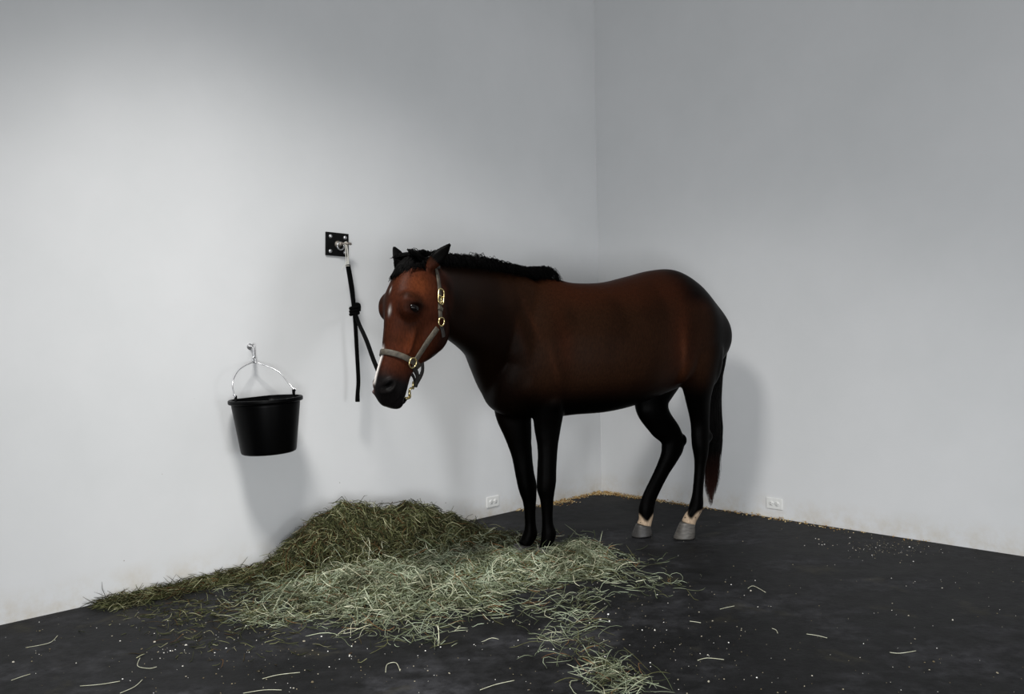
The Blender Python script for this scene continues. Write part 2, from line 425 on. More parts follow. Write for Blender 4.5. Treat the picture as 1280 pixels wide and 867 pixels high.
# coat colours (own markings, plus highlights and sheen streaks painted in)
rng = np.random.default_rng(5)
s_, t_, z_ = loc(co); ha, hn, hl = headco(co)
def sm(x, a, b): q = np.clip((x-a)/(b-a), 0, 1); return q*q*(3-2*q)
def pn(x, sc_, seed):
    r = np.random.default_rng(seed); o = np.zeros(len(x))
    for k in range(7):
        d = r.normal(size=3); d /= np.linalg.norm(d); o += np.sin((x@d)*sc_*(1+k*.35)+r.uniform(0, 6.3))/(1+k*.2)
    return o/3.2
BLACK = np.array([.0004, .0003, .00025]); BAY = np.array([.0140, .0058, .0028]); RED = np.array([.0250, .0070, .0028]); FACE = np.array([.028, .0078, .0038])
col = np.tile(BAY, (nv, 1))
def mixin(c, w_):
    global col
    w_ = np.clip(w_, 0, 1)[:, None]; col = col*(1-w_)+np.asarray(c)*w_
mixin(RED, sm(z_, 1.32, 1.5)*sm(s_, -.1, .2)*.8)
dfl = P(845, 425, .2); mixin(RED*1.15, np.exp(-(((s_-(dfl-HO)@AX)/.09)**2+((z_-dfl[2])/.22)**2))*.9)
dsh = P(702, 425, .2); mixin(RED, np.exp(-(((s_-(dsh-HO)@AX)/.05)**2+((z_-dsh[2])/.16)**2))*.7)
mixin(BAY*.55, .55*sm(pn(co*np.array([1, 1, .45]), 17, 2), .0, .9))
hip = P(868, 400, .2); mixin(BLACK*2.2, sm(s_, (P(848, 420)-HO)@AX, (P(872, 420)-HO)@AX)*.93)
mixin(BLACK*1.5, sm(s_, (P(808, 360)-HO)@AX, (P(846, 360)-HO)@AX)*sm(z_, 1.36, 1.47)*.9)
fo = P(846, 440, .2); mixin(np.array([.060, .020, .009]), np.exp(-(((s_-(fo-HO)@AX+(z_-fo[2])*.12)/.022)**2+((z_-fo[2])/.10)**2))*.8)  # bright highlight along the flank fold, painted into the coat
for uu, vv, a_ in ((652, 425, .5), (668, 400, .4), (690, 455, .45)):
    q_ = P(uu, vv, .2); mixin(np.array([.030, .0105, .005]), np.exp(-(((s_-(q_-HO)@AX+(z_-q_[2])*.3)/.022)**2+((z_-q_[2])/.11)**2))*a_*(t_ > 0))  # shoulder highlight streaks painted into the coat colour
mixin(BLACK, 1-sm(z_, .84, 1.02+0*z_))                                    # belly, legs
mixin(BLACK, (1-sm(s_, -.28, -.02))*(1-sm(z_, 1.18, 1.45))*.9)            # breast
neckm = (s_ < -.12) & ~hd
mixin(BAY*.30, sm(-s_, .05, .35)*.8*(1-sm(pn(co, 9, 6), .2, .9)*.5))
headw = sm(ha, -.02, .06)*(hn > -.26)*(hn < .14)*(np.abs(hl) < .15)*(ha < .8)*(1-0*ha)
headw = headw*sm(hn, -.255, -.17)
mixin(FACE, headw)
mixin(BAY*.5, headw*.7*sm(pn(co, 30, 3), .1, .8))
mixin(np.array([.075, .020, .007]), headw*np.exp(-(((ha-.14)/.05)**2+((hn-.0)/.06)**2))*.8)  # reddish highlight above the eye, painted into the face colour
mixin(np.array([.075, .018, .006]), headw*np.exp(-(((ha-.40)/.08)**2+((hn+.04)/.06)**2))*.6)  # painted highlight on the lower cheek
mixin(BLACK*2, headw*sm(-hn, .13, .20)*.8); mixin(BAY*.5, headw*np.exp(-((hl+.02)/.03)**2)*sm(hn, .02, .05)*.6); mixin(BAY*.5, headw*np.exp(-(((ha-.34)/.05)**2+((hn+.03)/.06)**2))*.6)
mixin(np.array([.0045, .0038, .0038]), sm(ha, .52, .60)*(np.abs(hl) < .15)*(hn < .2)*(hn > -.3)*(ha < .8))   # muzzle
for (p, n_) in eyes:
    d = co-p; q = ((d@HA)/.03)**2+((d@HN)/.04)**2; mixin(BLACK*1.5, np.exp(-q*.8)*(np.linalg.norm(d, axis=1) < .08))
for (p, n_) in nostr:
    d = co-p; q = ((d@HA)/.02)**2+((d@HN)/.02)**2; mixin(BLACK*.6, np.exp(-q)*(np.linalg.norm(d, axis=1) < .06))
mixin(BLACK, isear*.8*(ha < .02) + isear*.3)
WHITE = np.array([.62, .58, .55])
# snip down the bridge of the nose, small pale spots on the forehead
q = np.exp(-(((hl+.012+(ha-.45)*.04)/.015)**4))*sm(ha, .43, .47)*(1-sm(ha, .60, .63))*(hn > -.02); mixin(WHITE, q)
q = np.exp(-(((hl+.035)/.014)**2+((ha-.64)/.02)**2))*(hn > -.06); mixin(np.array([.30, .17, .15]), q*.6)
for u, v, r in ((487, 388, .010), (488, 362, .006)):
    o = at(u, v, 3.5); h = BV.ray_cast(Vector(CAM), Vector(ray(u, v)), 8)
    if h[0]:
        d = co-np.array(h[0]); q = ((d@HA)/(r*2.2))**2+((d-np.outer(d@HA, HA))**2).sum(1)/(r*.7)**2; mixin(WHITE*.35, np.exp(-q))
# hind pasterns: white above the hoof
for cp, up_ in ((P(861, 650, TH2), .085), (P(806, 651, -TH2), .06)):
    d = co-cp; hz = co[:, 2]; near = (np.linalg.norm(d[:, :2], axis=1) < .11)
    lim = up_+.055+.022*np.sin(np.arctan2(d@NC, d@AX)*2+1.2)
    wv = near*(1-sm(hz, lim-.01, lim+.012)); mixin(np.array([.36, .27, .19]), wv)
    sp = pn(co, 150, 8); mixin(BLACK*2, wv*sm(sp, .65, .85))
ca = body.color_attributes.new('coat', 'FLOAT_COLOR', 'POINT')
ca.data.foreach_set('color', np.hstack([col, np.ones((nv, 1))]).astype(np.float32).ravel())
body.polygons.foreach_set('use_smooth', [True]*len(body.polygons))
cm = mat('bay_coat', (.03, .01, .006), .45, spec=.026); body.materials.clear(); body.materials.append(cm)
at_ = nn(cm, 'ShaderNodeAttribute', attribute_name='coat'); nf = noise(cm, 90, 3, .6, vec_scale=(1.6, 1.6, .5))
rf = ramp(cm, nf.outputs[0], [(.3, (.72, .72, .72)), (.7, (1.25, 1.25, 1.25))])
lk(cm, mixc(cm, 1., at_.outputs[0], rf.outputs[0], 'MULTIPLY'), bsdf(cm).inputs['Base Color'])
bump(cm, nf.outputs[0], .18, .002)

horse = empty('horse', HO, 'dark bay horse with black legs and white hind pasterns, standing tied in the corner', 'horse')
bo = bpy.data.objects.new('body', body); sc.collection.objects.link(bo); bo.parent = horse; bo.location = -HO
# hooves
hoofm = mat('hoof_horn', (.02, .018, .016), .5); simple_rough(hoofm, 40, 1, [(.3, (.016, .015, .014)), (.7, (.035, .032, .03))], .3, .002, (.6, .6, 3))
hoofg = mat('grey_hoof_horn', (.08, .07, .06), .5); simple_rough(hoofg, 40, 1, [(.3, (.035, .032, .028)), (.7, (.10, .092, .082))], .3, .002, (.6, .6, 3))
def hoof(c, top, toe_off, m, rb=.066, lift=0., label=None):
    """c floor centre, top = coronet centre"""
    mb = MB(); F_ = -AX; n = 28; vs = []; fs = []
    rows = [(0, 1.0, 1), (.08, 1.0, 1), (.5, .88, .5), (.85, .76, .12), (1.0, .72, 0), (1.04, .66, 0)]
    hgt = top[2]-c[2]
    for (k, sc_, w2) in rows:
        ctr = c*(1-k)+np.array([top[0], top[1], 0])*k
        for i in range(n):
            t = 2*math.pi*i/n; x = math.cos(t); y = math.sin(t)
            if x > 0: x *= 1.08
            else: x *= .88
            z = c[2]+hgt*k*(1.0+.13*x) + (lift*(-x+1) if k < .2 else lift*(1-x)*(1-k))
            vs.append(ctr+F_*x*rb*sc_+NC*y*rb*.92*sc_+Zv*z)
    for i in range(len(rows)-1):
        for q in range(n): fs.append((i*n+q, i*n+(q+1) % n, (i+1)*n+(q+1) % n, (i+1)*n+q))
    fs.append(tuple(range(n-1, -1, -1))); fs.append(tuple((len(rows)-1)*n+k for k in range(n)))
    mb.add(vs, fs); o = mb.build('hoof', m, horse)
    if label: o['label'] = label
    return o
def floorxy(p, dx=0.): q = np.array([p[0], p[1], .002]); return q-AX*dx
def cor(rows, t): u, v = rows[-1][:2]; return P(u, v, t)
a = cor(NF, TF); hoof(floorxy(a, .022), a+Zv*.004, 0, hoofm)
a = cor(FFr, -TF); hoof(floorxy(a, .022), a+Zv*.004, 0, hoofm)
a = cor(NH, TH2); hoof(floorxy(a, .026), a+Zv*.004, 0, hoofg, label='worn grey hoof under the white pastern')
a = cor(FH, -TH2); hoof(floorxy(a, .008), a+Zv*.004, 0, hoofm, lift=.004)
# eyes
em = mat('dark_eye', (.003, .002, .002), .2, spec=.22)
for (p, n_) in eyes:
    mb = MB(); ellipsoid(mb, p-n_*.012, HN*.027, HA*.019, n_*.017, 24); mb.build('eye', em, horse)

# hair
hm = mat('black_hair', (.0005, .0004, .0004), .5, spec=.04)
def strand(mb, pts, w0, w1, n=3):
    N = len(pts); tube(mb, pts, np.linspace(w0, w1, N), n)
R_ = random.Random(3)
def jit(a): return np.array([R_.uniform(-a, a) for _ in range(3)])
neckU = np.cross(unit(POLL-P(680, 340)), Zv); neckU = unit(neckU)
if neckU@NC < 0: neckU = -neckU
cl = catmull([at(536, 325, 4.31), at(556, 328, 4.47), at(580, 330, 4.66), at(606, 334, 4.84), at(632, 338, 4.97), at(655, 342, 5.06), at(673, 344, 5.12), at(686, 347, 5.15)], 20)
mb = MB(); ncl = len(cl)
for i in range(3600):
    k = R_.random(); q = k*(ncl-1); j = min(int(q), ncl-2); base = cl[j]*(1-q+j)+cl[j+1]*(q-j)
    d = unit(cl[j+1]-cl[j])
    hgt = float(np.interp(k, [0, .35, .45, .6, .75, .85, .93, 1], [.050, .052, .055, .045, .040, .055, .062, .05]))*R_.uniform(.55, 1.05)
    if .36 < k < .47 and R_.random() < .12: hgt *= 1.45
    sd = R_.choice((1, -1, -1)); far = R_.uniform(.02, .11) if sd < 0 else R_.uniform(.0, .045)
    b0 = base+neckU*R_.uniform(-.016, .016)-Zv*.012
    side = neckU*sd
    pts = [b0, b0+Zv*hgt*.7+side*.008+d*R_.uniform(-.01, .015), b0+Zv*(hgt+.008)+side*(.018+.2*far)+d*R_.uniform(-.01, .025), b0+Zv*(hgt*.75-.3*far)+side*(.03+.45*far)+d*R_.uniform(-.005, .035), b0+Zv*(hgt*.35-.75*far)+side*(.035+.5*far)+d*R_.uniform(-.0, .045)]
    strand(mb, catmull(pts, 2), .0022, .0007)
tag(mb.build('mane', hm, horse), kind='stuff')
# crest core under the mane
# forelock between the ears
mb = MB()
for i in range(900):
    l = R_.gauss(-.012, .045); l = max(-.095, min(.075, l)); a0 = R_.uniform(-.02, .02)
    L = R_.uniform(.07, .135)*(1-.3*abs(l)/.09)
    pts = []
    for k in range(6):
        q = k/5; a = a0+q*L
        s = 1 if l >= 0 else -1
        hr = BV.ray_cast(Vector(HF(a, .25, l*(1+.25*q))), Vector(-HN), .6)
        b = np.array(hr[0]) if hr[0] else HF(a, .05, l)
        pts.append(b+HN*(.012*math.sin(math.pi*min(1, q+.25))+R_.uniform(.001, .010))+jit(.002)-HLt*.01*q)
    strand(mb, pts, .0018, .0006)
for i in range(500):   # tuft bridging the poll from ear to ear
    l = R_.uniform(-.09, .07); b0 = HF(-.01, -.02, l)
    pts = [b0, b0+Zv*R_.uniform(.006, .020)+HLt*R_.uniform(-.02, .02), b0+Zv*R_.uniform(.006, .022)+HN*.03+HLt*R_.uniform(-.05, .03), b0+HN*.06-Zv*.01+HLt*R_.uniform(-.05, .03)]
    strand(mb, catmull(pts, 2), .002, .0007)
tag(mb.build('forelock', hm, horse), kind='stuff')
# tail
tm = mat('tail_hair', (.002, .0016, .0015), .5, spec=.04)
geo = nn(tm, 'ShaderNodeNewGeometry'); sx = nn(tm, 'ShaderNodeSeparateXYZ'); lk(tm, geo.outputs['Position'], sx.inputs[0])
mr = nn(tm, 'ShaderNodeMapRange'); lk(tm, sx.outputs[2], mr.inputs[0]); mr.inputs[1].default_value = .50; mr.inputs[2].default_value = .16
lk(tm, mixc(tm, mr.outputs[0], (.0009, .0007, .0006), (.045, .016, .011)), bsdf(tm).inputs['Base Color'])
mb = MB()
dock = [P(893, 388), P(903, 412), P(902, 440), P(897, 470), P(893, 500)]
st = []
for i, p in enumerate(dock):
    d = unit(dock[min(i+1, 4)]-dock[max(i-1, 0)]); fa = unit(np.cross(d, NC)); r = (.02, .03, .032, .03, .02)[i]
    st.append((p, NC*r*1.2, fa*r, 2, 0))
loft(mb, st, 14, 4)
for i in range(1500):
    q = R_.random()**.8*.8; j = q*4; jj = min(int(j), 3); b = dock[jj]*(1-j+jj)+dock[jj+1]*(j-jj)
    ang = R_.uniform(0, 2*math.pi); rr = R_.uniform(.5, 1); ca_, sa_ = math.cos(ang)*rr, math.sin(ang)*rr
    tgt_u = R_.choice((882.5, 886.5, 890, 894.5, 898)) + R_.gauss(0, 1.3)
    end_v = 636-abs(tgt_u-888.5)*3.0-abs(R_.gauss(0, 48))
    e = P(tgt_u, end_v, sa_*.03)
    m1 = P(891+ca_*11, 500, sa_*.055); m2 = P(891+ca_*12.5, 550, sa_*.055); m3 = P(.55*(891+ca_*12)+.45*tgt_u, .5*(550+end_v), sa_*.045)
    pts = [b+AX*ca_*.025+NC*sa_*.03, m1, m2, m3, e]
    strand(mb, catmull(pts, 3)+np.array([jit(.0015) for _ in range(13)]), .0024, .0005)
tag(mb.build('tail', tm, horse), kind='stuff')

# ------------------------------------------------------------------ halter
lea = mat('worn_leather', (.05, .042, .033), .6, spec=.3); simple_rough(lea, 60, 1, [(.3, (.022, .018, .013)), (.7, (.070, .060, .044))], .4, .002)
dlea = mat('dark_leather', (.01, .009, .008), .6, spec=.3); simple_rough(dlea, 60, 1, [(.3, (.006, .005, .005)), (.7, (.02, .017, .014))], .4, .002)
brass = mat('brass', (.62, .50, .24), .3, 1.)
def strap(mb, pts, nrm, hw, th, closed=False):
    pts = np.asarray(pts); nrm = np.asarray(nrm); N = len(pts)
    T = (np.roll(pts, -1, 0)-np.roll(pts, 1, 0)) if closed else np.gradient(pts, axis=0)
    vs = []
    for i in range(N):
        t = unit(T[i]); n = unit(nrm[i]-t*(nrm[i]@t)); s = np.cross(t, n)
        for a, b in ((-1, 0), (-1, .7), (-.8, 1), (.8, 1), (1, .7), (1, 0)): vs.append(pts[i]+s*hw*a+n*th*b)
    fs = []
    for i in range(N if closed else N-1):
        j = (i+1) % N
        for k in range(6): fs.append((i*6+k, i*6+(k+1) % 6, j*6+(k+1) % 6, j*6+k))
    if not closed: fs.append(tuple(range(5, -1, -1))); fs.append(tuple((N-1)*6+k for k in range(6)))
    mb.add(vs, fs)
def sidepath(uv, side, n=6, off=.003):
    P_ = []; N_ = []
    for u, v in catmull(uv, n):
        p, q = onhead(u, v, 1)
        if side < 0:
            a, b = (p-POLL)@HA/K, (p-POLL)@HN/K; p, q = hit_lr(a, b, -1)
        P_.append(p); N_.append(q)
    P_ = np.array(P_); N_ = np.array(N_)
    for _ in range(2):
        P_[1:-1] = (P_[:-2]+2*P_[1:-1]+P_[2:])/4; N_[1:-1] = (N_[:-2]+2*N_[1:-1]+N_[2:])/4
    N_ = np.array([unit(x) for x in N_])
    return P_+N_*off, N_
halter = empty('halter', HF(.4, -.04), 'worn brown leather halter with brass fittings on the horse head', 'halter')
pn_, _n = onhead(514, 452, l=.05)
A_RING = (pn_-POLL)@HA/K
pf = BV.ray_cast(Vector(CAM), Vector(ray(477, 440)), 8)[0]; A_F = (np.array(pf)-POLL)@HA/K if pf else A_RING-.03
print('ring a', A_RING, 'front a', A_F)
phis = np.linspace(0, 2*math.pi, 48, endpoint=False); pts = []; nr = []
for ph in phis:
    a = A_F+(A_RING-A_F)*(1-math.cos(ph))/2*1.0
    p, q = headray(a, ph, 0, -.045); pts.append(p); nr.append(q)
pts = np.array(pts); nr = np.array(nr)
for _ in range(3): pts = (np.roll(pts, 1, 0)+2*pts+np.roll(pts, -1, 0))/4; nr = (np.roll(nr, 1, 0)+2*nr+np.roll(nr, -1, 0))/4
nr = np.array([unit(x) for x in nr]); mb = MB(); strap(mb, pts+nr*.004, nr, .0135, .006, True); mb.build('noseband', lea, halter)
RING1 = (549.8, 402); BUCK = (549, 371)
for s in (1, -1):
    p, n_ = sidepath([(517, 452), (525, 440), (536, 424), (546, 410)], s, 7); mb = MB(); strap(mb, p, n_, .0125, .006); mb.build('cheek_strap', lea, halter)
    p, n_ = sidepath([(549.5, 397), (549, 385), (548.5, 370), (548, 358), (546, 345), (544, 336)], s, 5); mb = MB(); strap(mb, p, n_, .0115, .006); mb.build('crown_strap', dlea if s < 0 else lea, halter)
    p, n_ = sidepath([(550, 407), (552, 412), (553, 417), (553.5, 421)], s, 5); mb = MB(); strap(mb, p, n_, .010, .005); mb.build('throat_strap', dlea, halter)
    for (u, v), r in ((RING1, .0175), ((514, 453), .021)):
        p, q = onhead(u, v, 1)
        if s < 0: p, q = hit_lr((p-POLL)@HA/K, (p-POLL)@HN/K, -1)
        p = p+q*.010; x = unit(HA-q*(HA@q)); y = np.cross(q, x)
        mb = MB(); ringloop(mb, p, x, y, r*1.12, r, .0036); o = mb.build('ring', brass, halter)
    # buckle
    p, q = onhead(*BUCK, 1)
    if s < 0: p, q = hit_lr((p-POLL)@HA/K, (p-POLL)@HN/K, -1)
    p = p+q*.011; x = unit(HA-q*(HA@q)); y = np.cross(q, x)
    mb = MB(); t = np.linspace(0, 2*math.pi, 32, endpoint=False)
    f = lambda c: math.copysign(abs(c)**.6, c)
    tube(mb, [p+x*.037*f(math.cos(k))+y*.020*f(math.sin(k)) for k in t], .0038, 8, True)
    bk = mb.build('buckle', brass, halter)
    mb = MB(); tube(mb, [p+y*.018, p-y*.018], .003, 6); tube(mb, [p, p+x*.034+q*.003], .0028, 6); mb.build('tongue', brass, bk)
    # keeper
    kp, kn = onhead(549, 386, 1)
    if s < 0: kp, kn = hit_lr((kp-POLL)@HA/K, (kp-POLL)@HN/K, -1)
    mb = MB(); frame_box(mb, kp+kn*.008, HA, np.cross(kn, HA), kn, .008, .014, .005); mb.build('keeper', lea, halter, bevel=.002)
# crown over the poll
pts = []; nr = []
for k in np.linspace(-1, 1, 17):
    a0, _q = onhead(544, 336, 1); aa, bb = (a0-POLL)@HA/K, (a0-POLL)@HN/K
    th = k*math.pi/2; p = HF(aa-(.062)*math.cos(th), bb-.0*math.cos(th), .085*math.sin(th)); pts.append(p); nr.append(unit(HLt*math.sin(th)-HA*math.cos(th)))
mb = MB(); strap(mb, pts, nr, .0115, .006); mb.build('crown_piece', dlea, halter)
# chin strap: from both nose rings down behind the chin to a ring and a snap
rn, _q = onhead(515, 456, 1); rf_, _q = hit_lr((rn-POLL)@HA/K, (rn-POLL)@HN/K, -1)
chin = onplane(519, 484, POLL, HLt, 0.0)
mb = MB(); pts = catmull([rn, onplane(521, 469, POLL, HLt, .02), chin+Zv*.004], 6); nr = [HLt+HN*-.5]*len(pts); strap(mb, pts, nr, .014, .007); mb.build('chin_strap', dlea, halter)
mb = MB(); pts = catmull([rf_, onplane(514, 468, POLL, HLt, -.03), chin+Zv*.004], 6); strap(mb, pts, nr, .013, .007); mb.build('chin_strap', dlea, halter)
jaw = onplane(531, 452, POLL, HLt, .0)
mb = MB(); pts = catmull([jaw+HN*.02, onplane(527, 465, POLL, HLt, .01), chin+Zv*.012], 6); strap(mb, pts, nr, .013, .007); mb.build('jaw_strap', dlea, halter)
mb = MB(); ringloop(mb, onplane(516.5, 481.5, POLL, HLt, .01), unit(HN*.6+HLt*.6), Zv, .015, .015, .0042); mb.build('chin_ring', brass, halter)

# ------------------------------------------------------------------ wall tie plate, twine, lead rope
bk = mat('black_iron', (.006, .006, .006), .5, spec=.15); simple_rough(bk, 50, 1, [(.3, (.0015, .0015, .0015)), (.7, (.004, .004, .004))], .2, .001)
steel = mat('galvanised_steel', (.55, .55, .56), .35, .9); simple_rough(steel, 60, 1, [(.3, (.42, .42, .43)), (.7, (.68, .68, .69))], .15, .001)
rust = mat('dull_steel', (.28, .25, .22), .5, .7); simple_rough(rust, 80, 1, [(.3, (.16, .13, .11)), (.7, (.42, .39, .35))], .2, .001)
pc = wallL(420.5, 305.5)
tie = empty('tie_plate', pc, 'square black metal tie plate with a ring bolted high on the left wall', 'tie ring')
pr = math.radians(2); px_ = unit(-WL*math.cos(pr)-Zv*math.sin(pr)*1.0); pz_ = unit(np.cross(px_, NL)); pz_ = pz_ if pz_[2] > 0 else -pz_
mb = MB(); frame_box(mb, pc+NL*.006, px_, pz_, NL, .078, .068, .006); mb.build('plate', bk, tie, False, bevel=.003)
for i in (-1, 1):
    for j in (-1, 1):
        c = pc+px_*.050*i+pz_*.043*j+NL*.012
        mb = MB(); lathe(mb, c, NL, [(.012, 0), (.012, .002), (.009, .007), (.004, .009)], 14); b = mb.build('bolt', steel, tie)
c = pc+NL*.012
mb = MB(); lathe(mb, c, NL, [(.021, 0), (.021, .006), (.014, .010), (.011, .016), (.011, .045)], 20); mb.build('boss', rust, tie)
mb = MB(); e1 = c+NL*.045
tube(mb, catmull([c+NL*.03, e1+NL*.02, e1+NL*.04+px_*.012, e1+NL*.035+px_*.035, e1+NL*.02+px_*.045], 5), .0075, 8); mb.build('hook', rust, tie)
mb = MB(); ringloop(mb, c+NL*.032-pz_*.012, px_, pz_, .022, .022, .004); mb.build('ring', steel, tie)

hookp = e1+NL*.03+px_*.008
ropetop = wallL(434.5, 331, .11)
tw = mat('pale_twine', (.62, .60, .54), .8); 
mb = MB()
for k, (o1, o2) in enumerate(((-.006, -.006), (.004, .008), (.0, .002))):
    m_ = (hookp+ropetop)/2+px_*(o1*1.2)+NL*.004*k
    tube(mb, catmull([hookp+px_*o1+Zv*.006, m_, ropetop+px_*o2-Zv*.012], 5), .0022, 6)
ringloop(mb, hookp, unit(Zv), unit(np.cross(Zv, NL)), .010, .010, .0022, 16, 6)
t0 = ropetop+Zv*.02; tube(mb, catmull([t0, t0-px_*.02-Zv*.02, t0-px_*.045-Zv*.055], 4), .0013, 5)
ringloop(mb, ropetop-Zv*.006, unit(np.cross(Zv, NL)), NL, .0125, .0125, .002, 16, 6)
tag(mb.build('twine_loop', tw, None, origin=hookp), 'short loop of pale twine linking the tie plate hook to the rope', 'twine')

rp = mat('black_rope', (.006, .006, .006), .8, spec=.05)
wv = nn(rp, 'ShaderNodeTexWave'); wv.inputs['Scale'].default_value = 60; wv.bands_direction = 'DIAGONAL'; tc = nn(rp, 'ShaderNodeTexCoord'); lk(rp, tc.outputs['Object'], wv.inputs[0])
rr_ = ramp(rp, wv.outputs[0], [(0, (.0004, .0004, .0004)), (1, (.0012, .0012, .0012))]); lk(rp, rr_.outputs[0], bsdf(rp).inputs['Base Color']); bump(rp, wv.outputs[0], .5, .002)
kn_ = wallL(443, 388, .17)
rope = empty('lead_rope', ropetop, 'black lead rope knotted below the tie plate and running to the halter', 'rope')
mb = MB(); tube(mb, catmull([ropetop, ropetop*.5+kn_*.5+np.array([.002, 0, -.004]), kn_], 8), .0125, 10); tube(mb, catmull([ropetop+px_*.006, ropetop*.5+kn_*.5+np.array([.008, 0, 0]), kn_], 8), .011, 10)
mb.build('doubled_rope', rp, rope)
mb = MB(); t = np.linspace(0, 2*math.pi*2.6, 70); sx_ = unit(np.cross(Zv, NL)); sx_ = sx_ if sx_[0] > 0 else -sx_
tube(mb, [kn_+sx_*.021*math.cos(k)+NL*.021*math.sin(k)+Zv*(.022-.044*i/69) for i, k in enumerate(t)], .0105, 9)
tube(mb, catmull([kn_+Zv*.01, kn_+sx_*.012+Zv*.035, kn_+sx_*.026+Zv*.030+NL*.01, kn_+sx_*.018-Zv*.002+NL*.02], 5), .0105, 9); mb.build('knot', rp, rope)
mb = MB(); endp = wallL(447, 502, .155)
tube(mb, catmull([kn_, wallL(444.6, 410, .17), wallL(446.5, 445, .165), wallL(448, 475, .16), wallL(447, 492, .155), endp], 5), [*np.full(21, .0118), .0125, .013, .0135, .0135, .0125], 9); mb.build('rope_tail', rp, rope)
snap_top = onplane(512, 494, POLL, HLt, -.005)
mid1 = at(458, 425, 4.85); mid2 = at(470, 457, 4.6); mid3 = at(487, 492, 4.34)
mb = MB(); tube(mb, catmull([kn_, wallL(449, 405, .26), mid1, mid2, mid3, at(500, 503, 4.22), onplane(506, 498.5, POLL, HLt, -.0)], 8), .0115, 9); mb.build('lead', rp, rope)
mb = MB(); s1 = onplane(512, 492, POLL, HLt, .005)
ringloop(mb, s1, unit(HN+HLt*.8), Zv, .012, .014, .0048); tube(mb, catmull([onplane(506.5, 498, POLL, HLt, 0), s1-Zv*.016, s1+Zv*.0], 5), .0065, 8)
tube(mb, catmull([s1+Zv*.01, s1+Zv*.022+HLt*.004, onplane(517, 484, POLL, HLt, .012)], 4), .0055, 8); sn = mb.build('snap_hook', brass, rope); sn['label'] = 'brass snap hook'

# ------------------------------------------------------------------ bucket
bkm = mat('black_plastic', (.0006, .0006, .0007), .40, spec=.06); nb_ = noise(bkm, 120, 2); bump(bkm, nb_.outputs[0], .06, .001)
B0 = wallL(332, 498, .205)          # rim centre
roll = math.radians(1.8)
sxw = -WL                            # along the wall towards the corner
bz = unit(Zv*math.cos(roll)-sxw*math.sin(roll)*-1*-1); bz = unit(bz-NL*.02)
bxx = unit(np.cross(bz, NL)); bxx = bxx if bxx@sxw > 0 else -bxx
byy = unit(np.cross(bz, bxx)); byy = byy if byy@NL > 0 else -byy
Hb = .284; RT = .181; RB = .143
bucket = empty('bucket', B0-bz*Hb, 'black plastic bucket hanging on the left wall by its wire handle', 'bucket')
def brow(mb, rows, n=56):
    vs = []; fs = []
    for r, h in rows:
        for k in range(n):
            t = 2*math.pi*k/n; x = math.cos(t)*r; y = math.sin(t)*r
            y = max(y, -.80*r)        # flat back against the wall
            vs.append(B0+bxx*x+byy*y+bz*h)
    for i in range(len(rows)-1):
        for k in range(n): fs.append((i*n+k, i*n+(k+1) % n, (i+1)*n+(k+1) % n, (i+1)*n+k))
    return vs, fs, n
mb = MB(); rows = [(.001, -Hb), (RB-.012, -Hb), (RB-.003, -Hb+.004), (RB, -Hb+.012), (RT-.006, -.035), (RT-.004, -.004), (RT-.008, -.004), (RT-.010, -.035), (RB-.006, -Hb+.014), (.001, -Hb+.010)]
vs, fs, n = brow(mb, rows); mb.add(vs, fs); mb.build('pail', bkm, bucket)
mb = MB(); rows = [(RT-.006, -.004), (RT-.006, 0), (RT-.002, .004), (RT+.007, .004), (RT+.011, 0), (RT+.011, -.014), (RT+.007, -.018), (RT+.003, -.014), (RT-.004, -.014), (RT-.006, -.004)]
vs, fs, n = brow(mb, rows); mb.add(vs, fs); mb.build('rim', bkm, bucket)
wire = mat('handle_wire', (.7, .7, .71), .3, 1.)
eL = B0-bxx*(RT-.012)+bz*.012; eR = B0+bxx*(RT-.012)+bz*.012
for e, s in ((eL, -1), (eR, 1)):
    mb = MB(); frame_box(mb, e+bz*.004, bxx, byy, bz, .004, .011, .018); mb.build('handle_ear', bkm, bucket, False, bevel=.003)
    mb = MB(); lathe(mb, e+bz*.022+bxx*s*.004, bxx*s, [(.007, 0), (.007, .004), (.003, .006)], 12); mb.build('rivet', steel, bucket)
hk_ = wallL(317.5, 452.5, .055)
def hp(u, v, o): return wallL(u, v, o)
mb = MB(); hw = catmull([eL+bz*.020-bxx*.006, hp(290.5, 481, .19), hp(293.5, 470, .165), hp(300, 461, .12), hp(309, 455.5, .08), hk_-Zv*.0, hp(324, 454, .072), hp(338, 459, .10), hp(351, 467, .14), hp(361, 479, .175), eR+bz*.018+bxx*.006], 6)
tube(mb, hw, .0034, 8)
for e, s in ((eL, -1), (eR, 1)): ringloop(mb, e+bz*.020+bxx*s*.007, byy, bz, .009, .009, .0034, 16, 8)
mb.build('handle', wire, bucket)
# hanging clip
hb = wallL(312, 433, 0.)
clip = empty('wall_clip', hb, 'small steel snap clip on a screw eye holding the bucket handle', 'hook')
mb = MB(); lathe(mb, hb, NL, [(.017, 0), (.017, .003), (.006, .006), (.005, .03)], 16); ringloop(mb, hb+NL*.04, NL, Zv, .013, .013, .0035, 18, 8); mb.build('screw_eye', steel, clip)
mb = MB(); k1 = hb+NL*.046-Zv*.006; tube(mb, catmull([k1+Zv*.004, k1*.6+hk_*.4, k1*.3+hk_*.7], 4), [.006]*2+[.0085]*5+[.0065]*2, 10); ringloop(mb, k1*.12+hk_*.88+Zv*.004, unit(np.cross(NL, Zv)), Zv, .009, .016, .0035, 18, 8); mb.build('snap', steel, clip)

